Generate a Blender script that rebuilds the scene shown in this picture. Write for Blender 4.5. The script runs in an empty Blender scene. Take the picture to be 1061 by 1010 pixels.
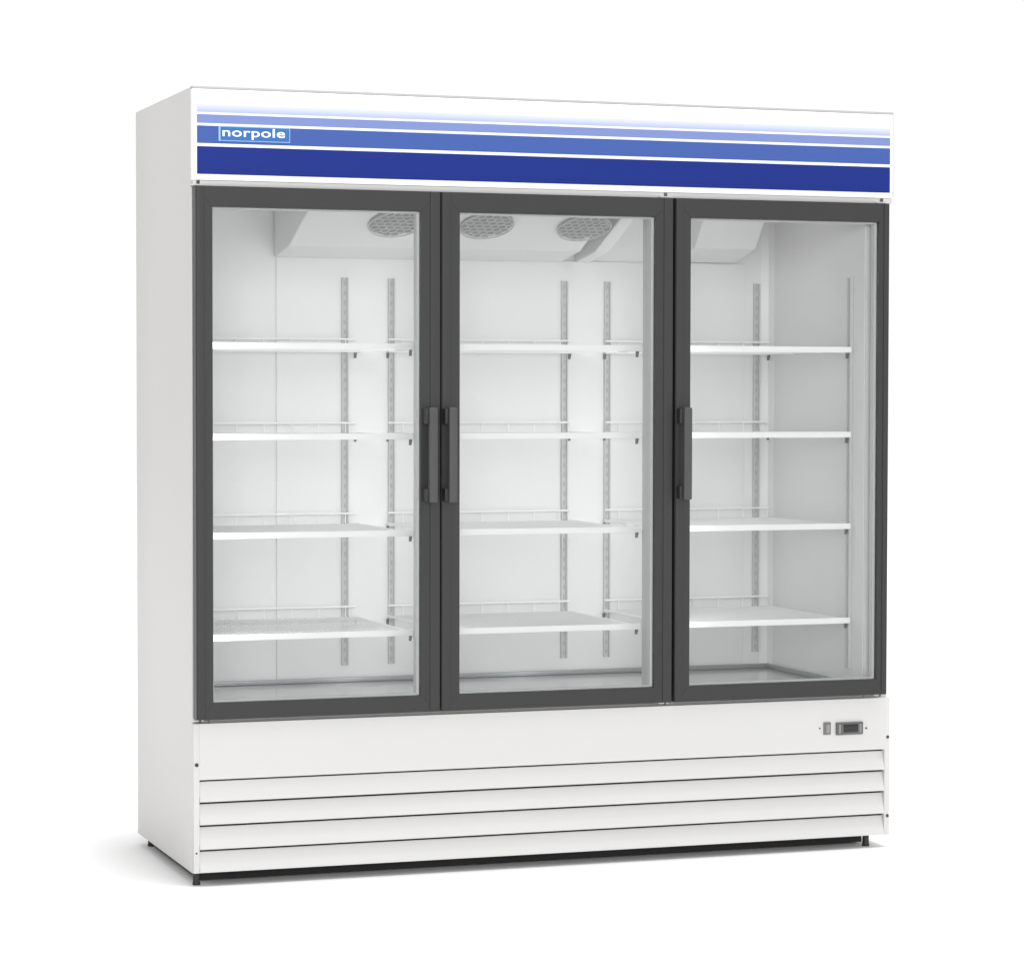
import bpy, bmesh, math, random
from mathutils import Matrix, Vector
random.seed(4)
S = bpy.context.scene
C = S.collection

# ---------------------------------------------------------------- camera
W, H, D, Z0 = 1.932, 2.0, 0.688, 0.037
yaw, pitch, roll = 0.3352, -0.0348, 0.0016
fw = Vector((math.sin(yaw)*math.cos(pitch), math.cos(yaw)*math.cos(pitch), math.sin(pitch)))
r = Vector((math.cos(yaw), -math.sin(yaw), 0)); u = r.cross(fw)
r2 = math.cos(roll)*r + math.sin(roll)*u; u2 = -math.sin(roll)*r + math.cos(roll)*u
cd = bpy.data.cameras.new('camera'); cam = bpy.data.objects.new('camera', cd); C.objects.link(cam)
m = Matrix((r2, u2, -fw)).transposed().to_4x4(); m.translation = (-1.5282, -6.8204, 1.2482)
cam.matrix_world = m
cd.sensor_width = 36; cd.lens = 2884.7*36/1061; cd.clip_end = 500
S.camera = cam

# ---------------------------------------------------------------- world, lamps, exposure
w = bpy.data.worlds.new('World'); S.world = w; w.use_nodes = True
bg = w.node_tree.nodes['Background']; bg.inputs[0].default_value = (1, 1, 1, 1); bg.inputs[1].default_value = 1.04
nt = w.node_tree; tcw = nt.nodes.new('ShaderNodeTexCoord'); sep = nt.nodes.new('ShaderNodeSeparateXYZ'); mr = nt.nodes.new('ShaderNodeMapRange')
nt.links.new(tcw.outputs['Generated'], sep.inputs[0]); nt.links.new(sep.outputs[0], mr.inputs[0])       # white studio, dimmed on the left to darken the side panel
mr.interpolation_type = 'SMOOTHSTEP'
mr.inputs[1].default_value = -.85; mr.inputs[2].default_value = -.1; mr.inputs[3].default_value = .38; mr.inputs[4].default_value = 1.0
nt.links.new(mr.outputs[0], bg.inputs[0])
S.view_settings.view_transform = 'Standard'; S.view_settings.look = 'None'
S.view_settings.exposure = 0; S.view_settings.gamma = 1; S.view_settings.use_curve_mapping = False

def area(name, loc, target, sx, sy, power):
    l = bpy.data.lights.new(name, 'AREA'); l.shape = 'RECTANGLE'; l.size = sx; l.size_y = sy; l.energy = power
    o = bpy.data.objects.new(name, l); C.objects.link(o); o.location = loc
    o.rotation_euler = (Vector(target)-Vector(loc)).to_track_quat('-Z', 'Y').to_euler()
    return o
area('overhead_fill', (4.6, -6.5, 60.0), (.9, 0, 0), 11, 11, 16500)  # added lamp, keeps the floor white around the cabinet
area('front_fill', (-2.4, -9.5, 3.2), (1.0, 0, 1.0), 2.5, 2.5, 290)  # added lamp from the front, lifts the shelf rails and interior
area('interior_fill', (.640, .0675, 1.0), (.45, 1.2, 1.0), .06, 1.05, 1.2)      # unseen added fills behind the mullions and frame, to brighten the interior
area('interior_fill', (1.279, .0675, 1.0), (1.12, 1.2, 1.0), .06, 1.05, 1.3)
area('interior_fill', (.053, .022, 1.0), (.55, .62, 1.0), .012, 1.05, .7)
area('interior_fill', (1.3235, .038, 1.02), (2.2, .65, 1.02), .03, 1.05, .65)

# ---------------------------------------------------------------- materials
def mat(name, col, rough=.5, metal=0., noise=0., nscale=20., bump=0., bscale=200., spec=.5, stretch=None):
    m = bpy.data.materials.new(name); m.use_nodes = True; nt = m.node_tree; b = nt.nodes['Principled BSDF']
    b.inputs['Base Color'].default_value = (*col, 1); b.inputs['Roughness'].default_value = rough
    b.inputs['Metallic'].default_value = metal; b.inputs['Specular IOR Level'].default_value = spec
    tc = nt.nodes.new('ShaderNodeTexCoord'); mp = nt.nodes.new('ShaderNodeMapping')
    nt.links.new(tc.outputs['Object'], mp.inputs[0])
    if stretch: mp.inputs['Scale'].default_value = stretch
    if noise:
        n = nt.nodes.new('ShaderNodeTexNoise'); n.inputs['Scale'].default_value = nscale; n.inputs['Detail'].default_value = 5
        nt.links.new(mp.outputs[0], n.inputs['Vector'])
        mx = nt.nodes.new('ShaderNodeMix'); mx.data_type = 'RGBA'
        mx.inputs[6].default_value = (*[c*(1-noise) for c in col], 1); mx.inputs[7].default_value = (*[min(1, c*(1+noise)) for c in col], 1)
        nt.links.new(n.outputs['Fac'], mx.inputs[0]); nt.links.new(mx.outputs[2], b.inputs['Base Color'])
        mr = nt.nodes.new('ShaderNodeMapRange'); mr.inputs[3].default_value = max(0, rough-.06); mr.inputs[4].default_value = rough+.06
        nt.links.new(n.outputs['Fac'], mr.inputs[0]); nt.links.new(mr.outputs[0], b.inputs['Roughness'])
    if bump:
        n = nt.nodes.new('ShaderNodeTexNoise'); n.inputs['Scale'].default_value = bscale
        nt.links.new(mp.outputs[0], n.inputs['Vector'])
        bp = nt.nodes.new('ShaderNodeBump'); bp.inputs['Strength'].default_value = bump; bp.inputs['Distance'].default_value = .001
        nt.links.new(n.outputs['Fac'], bp.inputs['Height']); nt.links.new(bp.outputs[0], b.inputs['Normal'])
    return m
M = {}
M['ground'] = mat('white_studio_floor', (.96, .96, .96), .8, noise=.01, nscale=3, spec=.1)
M['paint'] = mat('white_painted_steel', (.635, .628, .617), .38, noise=.012, nscale=3, bump=.05, bscale=500)
M['front'] = mat('white_front_steel', (.62, .615, .607), .35, noise=.01, nscale=4, bump=.05, bscale=500)
M['liner'] = mat('white_liner', (.83, .83, .825), .4, noise=.02, nscale=5)
M['lightbox'] = mat('white_acrylic', (.97, .97, .97), .25)
M['trim'] = mat('grey_edge_trim', (.45, .46, .46), .4)
M['shelf'] = mat('white_coated_wire', (.93, .93, .93), .35)
M['rail'] = mat('white_price_rail', (.98, .98, .98), .3)
M['steel'] = mat('galvanised_standard', (.57, .57, .565), .45, metal=0., noise=.05, nscale=40)
M['slot'] = mat('dark_slot', (.47, .47, .47), .7)
M['pan'] = mat('stainless_floor_pan', (.60, .61, .61), .16, metal=.75, noise=.04, nscale=8, stretch=(1, 8, 1))
M['panrim'] = mat('stainless_pan_rim', (.30, .31, .32), .3, metal=.7)
M['frame'] = mat('charcoal_door_frame', (.031, .031, .031), .42, noise=.06, nscale=6, bump=.12, bscale=900, spec=.38)
M['handle'] = mat('charcoal_handle', (.055, .055, .055), .4, noise=.04, nscale=20)
M['mount'] = mat('dark_handle_mount', (.022, .022, .022), .5)
M['gasket'] = mat('black_gasket', (.018, .018, .018), .7)
M['innertrim'] = mat('pale_glass_spacer', (.62, .63, .63), .4)
M['black'] = mat('black_plastic', (.02, .02, .02), .5)
M['dark'] = mat('dark_shade', (.03, .03, .03), .8)  # near-black standing in for shade below and behind the panels
M['grill'] = mat('pale_fan_guard', (.60, .60, .60), .45)
M['fan'] = mat('grey_fan_blade', (.42, .425, .425), .5)
M['switch'] = mat('grey_switch', (.17, .17, .165), .4)
M['bezel'] = mat('grey_bezel', (.11, .11, .11), .4)
M['button'] = mat('grey_button', (.26, .26, .255), .4)
M['screen'] = mat('dark_display', (.012, .013, .012), .12)
M['screw'] = mat('dark_screw', (.06, .05, .045), .4, metal=.5)
for i, c in enumerate(((.44, .49, .68), (.19, .25, .51), (.053, .105, .35), (.006, .023, .205))):
    M['s%d' % i] = mat('blue_stripe_%s' % ('palest', 'pale', 'mid', 'deep')[i], c, .45, spec=.2)
M['badge'] = mat('badge_blue', (.022, .135, .42), .3)
M['badgeline'] = mat('badge_outline', (.30, .47, .70), .3)
M['letter'] = mat('white_lettering', (.93, .95, .97), .3)
nt0 = M['s0'].node_tree; tc0 = nt0.nodes.new('ShaderNodeTexCoord'); sp0 = nt0.nodes.new('ShaderNodeSeparateXYZ'); mr0 = nt0.nodes.new('ShaderNodeMapRange')
mx0 = nt0.nodes.new('ShaderNodeMix'); mx0.data_type = 'RGBA'; mx0.inputs[6].default_value = (.40, .455, .67, 1); mx0.inputs[7].default_value = (.66, .69, .83, 1)
nt0.links.new(tc0.outputs['Object'], sp0.inputs[0]); nt0.links.new(sp0.outputs[2], mr0.inputs[0]); nt0.links.new(mr0.outputs[0], mx0.inputs[0])
mr0.inputs[1].default_value = 1.938; mr0.inputs[2].default_value = 1.957          # print fading to white at its upper edge
nt0.links.new(mx0.outputs[2], nt0.nodes['Principled BSDF'].inputs['Base Color'])
def glass_mat():
    m = bpy.data.materials.new('clear_door_glass'); m.use_nodes = True; nt = m.node_tree
    nt.nodes.remove(nt.nodes['Principled BSDF']); out = nt.nodes['Material Output']
    t = nt.nodes.new('ShaderNodeBsdfTransparent'); t.inputs[0].default_value = (.995, 1, 1, 1)
    g = nt.nodes.new('ShaderNodeBsdfGlossy'); g.inputs['Roughness'].default_value = .02
    f = nt.nodes.new('ShaderNodeFresnel'); f.inputs[0].default_value = 1.45
    mx = nt.nodes.new('ShaderNodeMixShader')
    nt.links.new(f.outputs[0], mx.inputs[0]); nt.links.new(t.outputs[0], mx.inputs[1]); nt.links.new(g.outputs[0], mx.inputs[2])
    nt.links.new(mx.outputs[0], out.inputs[0]); return m
M['glass'] = glass_mat()

# ---------------------------------------------------------------- helpers
class MB:
    def __init__(s): s.bm = bmesh.new(); s.mats = []
    def mi(s, m):
        if m not in s.mats: s.mats.append(m)
        return s.mats.index(m)
    def merge(s, b, m):
        i = s.mi(m)
        for f in b.faces: f.material_index = i
        me = bpy.data.meshes.new('t'); b.to_mesh(me); b.free(); s.bm.from_mesh(me); bpy.data.meshes.remove(me)
    def box(s, x0, x1, y0, y1, z0, z1, m, bev=0, seg=2):
        b = bmesh.new(); bmesh.ops.create_cube(b, size=1)
        for v in b.verts: v.co = Vector(((x0+x1)/2+v.co.x*(x1-x0), (y0+y1)/2+v.co.y*(y1-y0), (z0+z1)/2+v.co.z*(z1-z0)))
        if bev: bmesh.ops.bevel(b, geom=b.edges[:], offset=bev, segments=seg, affect='EDGES', profile=.6)
        s.merge(b, m); return s
    def prism(s, pts, axis, a0, a1, m, bev=0):          # closed outline extruded along an axis
        b = bmesh.new()
        def P(p, a): return (a, p[0], p[1]) if axis == 'x' else (p[0], a, p[1]) if axis == 'y' else (p[0], p[1], a)
        v0 = [b.verts.new(P(p, a0)) for p in pts]; v1 = [b.verts.new(P(p, a1)) for p in pts]
        b.faces.new(v0); b.faces.new(v1[::-1]); n = len(pts)
        for i in range(n): b.faces.new((v0[i], v1[i], v1[(i+1) % n], v0[(i+1) % n]))
        bmesh.ops.recalc_face_normals(b, faces=b.faces[:])
        if bev: bmesh.ops.bevel(b, geom=b.edges[:], offset=bev, segments=2, affect='EDGES')
        s.merge(b, m); return s
    def rod(s, p, q, rad, m, n=8):
        p, q = Vector(p), Vector(q); b = bmesh.new()
        bmesh.ops.create_cone(b, cap_ends=True, segments=n, radius1=rad, radius2=rad, depth=(q-p).length)
        bmesh.ops.transform(b, matrix=Matrix.Translation((p+q)/2) @ (q-p).to_track_quat('Z', 'Y').to_matrix().to_4x4(), verts=b.verts[:])
        s.merge(b, m); return s
    def path(s, pts, rad, m, n=8):
        for a, b in zip(pts, pts[1:]): s.rod(a, b, rad, m, n)
        return s
    def build(s, name, parent=None, smooth=True, label=None):
        me = bpy.data.meshes.new(name); s.bm.to_mesh(me); s.bm.free()
        for k in s.mats: me.materials.append(M[k])
        o = bpy.data.objects.new(name, me); C.objects.link(o)
        if parent is not None: o.parent = parent
        if smooth:
            for f in me.polygons: f.use_smooth = True
            me.set_sharp_from_angle(angle=math.radians(35))
        if label: o['label'] = label
        return o

# ---------------------------------------------------------------- setting
g = MB(); g.box(-30, 30, -30, 30, -.05, .006, 'ground'); go = g.build('ground', smooth=False)
go['kind'] = 'structure'

# ---------------------------------------------------------------- refrigerator
root = bpy.data.objects.new('display_refrigerator', None); C.objects.link(root)
root.location = (0, 0, 0); root.empty_display_size = .2
root['label'] = 'white upright refrigerator with three grey framed glass doors, empty shelves and blue striped header'
root['category'] = 'refrigerator'

XL, XR, YB, ZF, ZC = .046, 1.860, .618, .440, 1.742     # cavity
t = .004
for x0, x1 in ((0, XL-.002), (XR+.002, W)):
    MB().box(x0, x1, 0, D-.012, Z0, H, 'paint', .003).build('side_panel', root)
MB().box(.004, W-.004, D-.012+.0005, D, Z0, H-.003, 'paint', .002).build('back_panel', root)
MB().box(XL-.001, XR+.001, .012, D-.0125, ZC+.055, H-.002, 'paint', .002).build('top_panel', root)
b = MB()                                                # machine base, plus a recessed dark block deepening the shade under the cabinet
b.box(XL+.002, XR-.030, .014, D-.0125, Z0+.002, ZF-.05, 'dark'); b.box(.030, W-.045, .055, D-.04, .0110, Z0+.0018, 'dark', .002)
b.build('machine_base_and_shade', root)
# liner : walls, ceiling, floor
l = MB()
l.box(XL-.0015, XL+.0005, .002, YB, ZF, ZC, 'liner')
l.box(XR-.0005, XR+.0015, .002, YB, ZF, ZC, 'liner')
l.box(XL, XR, YB, YB+.05, ZF-.045, ZC+.05, 'liner')
l.box(XL, XR, .002, YB-.0005, ZC, ZC+.05, 'liner')
l.box(XL, XR, .002, YB-.0005, ZF-.048, ZF-.004, 'liner')
l.prism([(XL, YB), (XL+.03, YB), (XL+.009, YB-.009), (XL, YB-.03)], 'z', ZF, ZC, 'liner')
l.prism([(XR, YB), (XR, YB-.03), (XR-.009, YB-.009), (XR-.03, YB)], 'z', ZF, ZC, 'liner')
l.build('interior_liner', root)
# duct panel on the back wall with its thin seams
dp = MB()
for x0, x1 in ((.376, 1.775),):
    dp.box(x0, x1, YB-.006, YB-.0005, ZF+.002, 1.615, 'liner', .0015)
dp.build('air_duct_panel', root)
# door-opening trim: top, bottom and the side strips
for a, c in ((1.700, 1.795), (.395, .470)): MB().box(XL-.001, XR+.001, 0.0, .012, a, c, 'front', .002).build('opening_trim', root)
# floor pan
p = MB()
p.box(XL+.004, XR-.004, .016, YB-.010, ZF-.003, ZF, 'pan')
p.box(XL+.004, XR-.004, YB-.0215, YB-.0095, ZF+.0003, ZF+.013, 'panrim', .003)
p.box(XR-.016, XR-.004, .10, YB-.022, ZF+.0003, ZF+.013, 'panrim', .003)
p.box(XL+.004, XL+.016, .10, YB-.022, ZF+.0003, ZF+.013, 'panrim', .003)
p.build('floor_pan', root)
# mullions
for x0, x1 in ((.599, .678), (1.236, 1.322)):
    m_ = MB(); m_.box(x0, x1, 0.0125, .065, ZF+.001, ZC-.001, 'front', .006, 3)
    m_.build('mullion', root)
# shelf standards (slotted uprights)
def standard(face, x, y, z0=.487, z1=1.558):
    m_ = MB(); n = 40
    if face == 'back':     # on the back wall, facing the door
        yb = y; m_.box(x-.009, x-.0055, yb-.012, yb, z0, z1, 'steel'); m_.box(x+.0055, x+.009, yb-.012, yb, z0, z1, 'steel')
        m_.box(x-.0055, x+.0055, yb-.005, yb-.001, z0, z1, 'steel')
        for k in range(n):
            z = z0+.015+(z1-z0-.03)*k/(n-1); m_.box(x-.0028, x+.0028, yb-.0054, yb-.0050, z-.0065, z+.0065, 'slot')
    else:                  # on a side, facing sideways; face = +1 / -1
        m_.box(min(x, x+face*.010), max(x, x+face*.010), y-.009, y-.0055, z0, z1, 'steel')
        m_.box(min(x, x+face*.010), max(x, x+face*.010), y+.0055, y+.009, z0, z1, 'steel')
        m_.box(min(x, x+face*.004), max(x, x+face*.004), y-.0055, y+.0055, z0, z1, 'steel')
        for k in range(n):
            z = z0+.015+(z1-z0-.03)*k/(n-1); m_.box(min(x+face*.004, x+face*.0045), max(x+face*.004, x+face*.0045), y-.0028, y+.0028, z-.0065, z+.0065, 'slot')
    return m_.build('shelf_standard', root, smooth=False)
for x in (.090, .569, .703, 1.216, 1.346, 1.814): standard('back', x, YB-.006 if .37 < x < 1.78 else YB-.0005)
standard(1, XL+.001, .078); standard(-1, XR-.001, .078)
# shelves
BAYS = ((.061, .5965), (.690, 1.228), (1.335, 1.846))
SZ = (1.368, 1.137, .887, .629)
def shelf(x0, x1, z):
    m_ = MB(); y0, y1 = .062, .592; zw = z-.008
    n = int((x1-x0)/.013)
    for k in range(n+1):
        x = x0+.004+(x1-x0-.008)*k/n
        m_.path([(x, y0, zw), (x, y1, zw)]+([(x, y1, z+.020)] if k % 6 == 3 else []), .0016, 'shelf', 6)
    for y in (y0+.004, (y0+y1)/2-.1, (y0+y1)/2+.1, y1-.004): m_.rod((x0, y, zw-.0045), (x1, y, zw-.0045), .003, 'shelf')
    for x in (x0, x1): m_.path([(x, y0, zw), (x, y1, zw)], .003, 'shelf')
    m_.rod((x0, y1, z+.021), (x1, y1, z+.021), .0028, 'shelf')
    s = m_.build('shelf', root)
    r_ = MB(); r_.box(x0-.001, x1+.001, y0-.0075, y0-.0035, z-.0155, z+.0005, 'rail', .0012); r_.build('price_rail', s)
    for x in (x0+.0, x1-.0):
        for y in (.078, YB-.022):
            c = MB(); sx = -1 if x == x0 else 1
            c.prism([(y-.006, z-.0155), (y+.006, z-.0155), (y+.006, z-.031), (y+.002, z-.031)], 'x', x-.003, x+.003, 'bezel')
            c.build('shelf_clip', s)
    return s
for (x0, x1) in BAYS:
    for z in SZ: shelf(x0, x1, z)
# evaporator housings under the ceiling
prof = [(.20, ZC-.0005), (.45, 1.635), (YB-.0072, 1.612), (YB-.0072, ZC-.0005)]
prof2 = [(.40, ZC-.0005), (.475, 1.652), (YB-.0072, 1.618), (YB-.0072, ZC-.0005)]
sl = Vector((0, .25, 1.635-ZC)).normalized(); nrm = Vector((0, sl.z, -sl.y)).normalized()
for x0, x1, fans in ((.370, 1.205, (.625, .880, 1.160)), (1.2505, 1.292, ()), (1.56, 1.748, ())):
    if not fans and x0 < 1.3:
        continue
    m_ = MB(); m_.prism(prof if fans else prof2, 'x', x0, x1, 'liner', .002)
    if fans: m_.prism(prof, 'x', 1.2505, 1.292, 'liner', .002)
    eh = m_.build('evaporator_housing', root, smooth=False)
    for fx in fans:
        c0 = Vector((fx, 0.305, ZC-.0005+(0.305-.20)*(1.635-ZC)/.25))
        R = Matrix((Vector((1, 0, 0)), sl, nrm)).transposed().to_4x4(); R.translation = c0
        q = MB()
        bb = bmesh.new(); bmesh.ops.create_cone(bb, cap_ends=True, segments=40, radius1=.073, radius2=.073, depth=.002)
        bmesh.ops.transform(bb, matrix=R @ Matrix.Translation((0, 0, .002)), verts=bb.verts[:]); q.merge(bb, 'fan')
        def ring(rr, th):
            pts = [R @ Vector((rr*math.cos(a), rr*math.sin(a), .009)) for a in [i*math.tau/36 for i in range(37)]]
            q.path(pts, th, 'grill', 6)
        ring(.074, .0018)
        # honeycomb guard
        a = .0125
        for i in range(-8, 9):
            for j in range(-8, 9):
                cx = a*1.732*(i+.5*(j % 2)); cy = a*1.5*j
                for k in range(3):
                    t0 = math.pi/6+k*math.pi/3; t1 = t0+math.pi/3
                    A = Vector((cx+a*math.cos(t0), cy+a*math.sin(t0), .008)); B = Vector((cx+a*math.cos(t1), cy+a*math.sin(t1), .008))
                    if A.xy.length < .074 and B.xy.length < .074: q.rod(R @ A, R @ B, .0019, 'grill', 5)
        q.build('fan_guard', eh)
# ---------------------------------------------------------------- doors
YD = -.045
def door(x0, x1, g0, g1, hx, hinge):
    zt, zb, gt, gb = 1.753, .427, 1.7015, .4695
    m_ = MB(); e = .0003; Y0, Y1 = YD, -.008
    m_.prism([(x0, zb), (g0, gb), (g0, gt), (x0, zt)], 'y', Y0, Y1, 'frame', .0004)
    m_.prism([(x1, zb), (x1, zt), (g1, gt), (g1, gb)], 'y', Y0, Y1, 'frame', .0004)
    m_.prism([(x0+e, zt), (g0, gt+e), (g1, gt+e), (x1-e, zt)], 'y', Y0, Y1, 'frame', .0004)
    m_.prism([(x0+e, zb), (x1-e, zb), (g1, gb-e), (g0, gb-e)], 'y', Y0, Y1, 'frame', .0004)
    for a, c in ((x0+.0016, x0+(g0-x0)*.52), (g1+(x1-g1)*.48, x1-.0016)): m_.box(a, c, Y0-.0022, Y0+.002, zb+.0016, zt-.0016, 'frame', .0016, 3)
    d = m_.build('door', root)
    gl = MB(); gl.box(g0-.002, g1+.002, Y0+.007, Y0+.011, gb-.002, gt+.002, 'glass'); gl.build('glass_pane', d, smooth=False)
    sp = MB(); w_ = .004                                 # pale spacer bar round the double glazing
    ys, ye = Y0+.013, Y1-.004
    sp.box(g0-.001, g0+w_, ys, ye, gb, gt, 'innertrim'); sp.box(g1-w_-.003, g1+.001, ys, ye, gb, gt, 'innertrim')
    sp.box(g0+w_, g1-w_-.003, ys, ye, gt-w_, gt+.001, 'innertrim'); sp.box(g0+w_, g1-w_-.003, ys, ye, gb-.001, gb+w_, 'innertrim')
    sp.build('glass_spacer', d)
    k = MB(); o_ = .006
    for a in ((x0+o_, x0+.022, zb+o_, zt-o_), (x1-.022, x1-o_, zb+o_, zt-o_)): k.box(a[0], a[1], Y1+.0002, -.0005, a[2], a[3], 'gasket')
    for a in ((zt-.022, zt-o_), (zb+o_, zb+.022)): k.box(x0+.0222, x1-.0222, Y1+.0002, -.0005, a[0], a[1], 'gasket')
    k.build('gasket', d)
    h = MB(); z0, z1 = .963, 1.204; hw = .0112
    h.box(hx-hw, hx+hw, YD-.040, YD-.026, z0, z1, 'handle', .0035, 3)
    for a, c in ((z1-.042, z1-.002), (z0+.002, z0+.036)):
        h.box(hx-hw-.007, hx+hw*.6, YD-.0262, YD+.001, a, c, 'mount', .003, 2)
    h.build('handle', d)
    hs = MB(); xx = x0+.012 if hinge < 0 else x1-.012
    hs.box(xx-.018, xx+.010, -.030, -.0003, zt+.0015, zt+.005, 'paint'); hs.rod((xx, -.022, zt-.001), (xx, -.022, zt+.014), .004, 'screw'); hs.build('hinge', d); hs = MB()
    hs.box(xx-.018, xx+.010, -.030, -.0203, zb-.0045, zb-.0015, 'paint'); hs.rod((xx, -.027, zb-.007), (xx, -.027, zb+.001), .004, 'screw')
    hs.build('hinge', d)
    return d
door(.0022, .6375, .0448, .5855, .6085, -1)
door(.6410, 1.2785, .6900, 1.2288, .6610, 1)
door(1.2860, 1.9087, 1.3290, 1.8775, 1.3075, 1)
# ---------------------------------------------------------------- header with stripes and badge
hd = MB(); YH = -.022
hd.box(.0, W, YH, -.0003, 1.7685, 1.9945, 'lightbox', .0025)
hd.box(.0005, W-.0005, YH+.001, .010, 1.995, 2.0005, 'trim', .001)
hd.box(W-.004, W+.0004, YH-.0006, -.001, 1.772, 1.9943, 'paint', .0004)
header = hd.build('header', root)
MB().box(.002, W-.002, YH+.002, -.0003, 1.7545, 1.7680, 'front', .001).build('header_lip', header)
for i, (a, c) in enumerate(((1.9365, 1.9570), (1.9095, 1.9310), (1.8598, 1.9030), (1.7835, 1.8520))):
    o = MB().box(.0115, 1.9205, YH-.0012, YH+.0005, a, c, 's%d' % i).build('stripe', header, smooth=False,
        label=('palest blue', 'pale blue', 'mid blue', 'deep blue widest')[i]+' stripe')
bd = MB(); bx0, bx1, bz0, bz1 = .066, .249, 1.8665, 1.9035
bd.box(bx0, bx1, YH-.0022, YH-.0013, bz0, bz1, 'badgeline')
bd.box(bx0+.005, bx1-.002, YH-.0028, YH-.00225, bz0+.002, bz1-.002, 'badge')
bd.build('badge', header, smooth=False)
tc = bpy.data.curves.new('lettering', 'FONT'); tc.body = 'norpole'; tc.size = .044; tc.extrude = .0004; tc.offset = .0005
tc.space_character = 1.04; to = bpy.data.objects.new('tmp', tc); C.objects.link(to)
bpy.context.view_layer.update()
me = bpy.data.meshes.new_from_object(to.evaluated_get(bpy.context.evaluated_depsgraph_get())); bpy.data.objects.remove(to)
xs = [v.co.x for v in me.vertices]; ys = [v.co.y for v in me.vertices]
lx, hx_ = min(xs), max(xs); sx = .160/(hx_-lx)
for v in me.vertices:
    x, y, z = v.co; v.co = (.0755+(x-lx)*sx, YH-.0034-z, 1.8785+y*.70)
me.materials.clear(); me.materials.append(M['letter'])
lo = bpy.data.objects.new('lettering', me); C.objects.link(lo); lo.parent = header; lo['label'] = 'white lettering reading norpole'
# ---------------------------------------------------------------- lower front
YL = -.020
lp = MB()
lp.box(.0149, 1.9166, YL, -.0003, .274, .4150, 'front')
lp.box(.0, .0150, YL-.0002, -.0003, Z0+.003, .4150, 'front', .0012)
lp.box(1.9165, W, YL-.0002, -.0003, Z0+.003, .4150, 'front', .0012)
low = lp.build('lower_panel', root)
MB().box(.0152, 1.9163, -.0008, .010, Z0+.004, .2735, 'dark').build('grille_shade_sheet', low)  # dark sheet that paints the shade seen in the louver gaps
edges = (.274, .2175, .1600, .0980, .0400)
sm = MB()
for a, c in zip(edges, edges[1:]):
    zt_ = a-.0055; zb_ = c+.0008
    sm.prism([(-.0085, zt_), (-.0215, zb_+.006), (-.0215, zb_), (-.0195, zb_), (-.0190, zb_+.006), (-.0065, zt_)], 'x', .0155, 1.9160, 'front', .0005)
sm.build('louver_grille', low)
for x, z, rr in ((.0075, .3125, .0048), (.0065, .0905, .0022), (1.9255, .3075, .0042), (1.9255, .0920, .0042), (1.7215, .3385, .0020), (1.8605, .3340, .0024)):
    MB().rod((x, YL-.0022, z), (x, YL+.001, z), rr, 'screw', 14).build('screw', low)
sw = MB(); sw.box(1.7325, 1.7535, YL-.004, YL+.001, .3205, .3545, 'switch', .0015); sw.box(1.7375, 1.7490, YL-.007, YL-.0038, .3260, .3490, 'button', .0015)
sw.build('power_switch', low)
th = MB(); th.box(1.7690, 1.8490, YL-.006, YL+.001, .3185, .3525, 'bezel', .002)
th.box(1.7755, 1.7815, YL-.0075, YL-.0058, .3235, .3475, 'button', .0007); th.box(1.8375, 1.8430, YL-.0075, YL-.0058, .3235, .3475, 'button', .0007)
tho = th.build('thermostat', low)
MB().box(1.7900, 1.8330, YL-.0072, YL-.0058, .3255, .3470, 'screen', .0006).build('display', tho)
for z in (1.962, 1.796):
    MB().rod((-.0012, .006, z), (.002, .006, z), .0024, 'steel', 10).build('screw', header)
# feet
for x, y in ((.014, .014), (1.880, .018), (.030, .640), (1.880, .640)):
    f = MB(); f.rod((x, y, .006), (x, y, .012), .010, 'black', 16); f.rod((x, y, .011), (x, y, Z0+.004), .009, 'black', 12); f.build('foot', root)
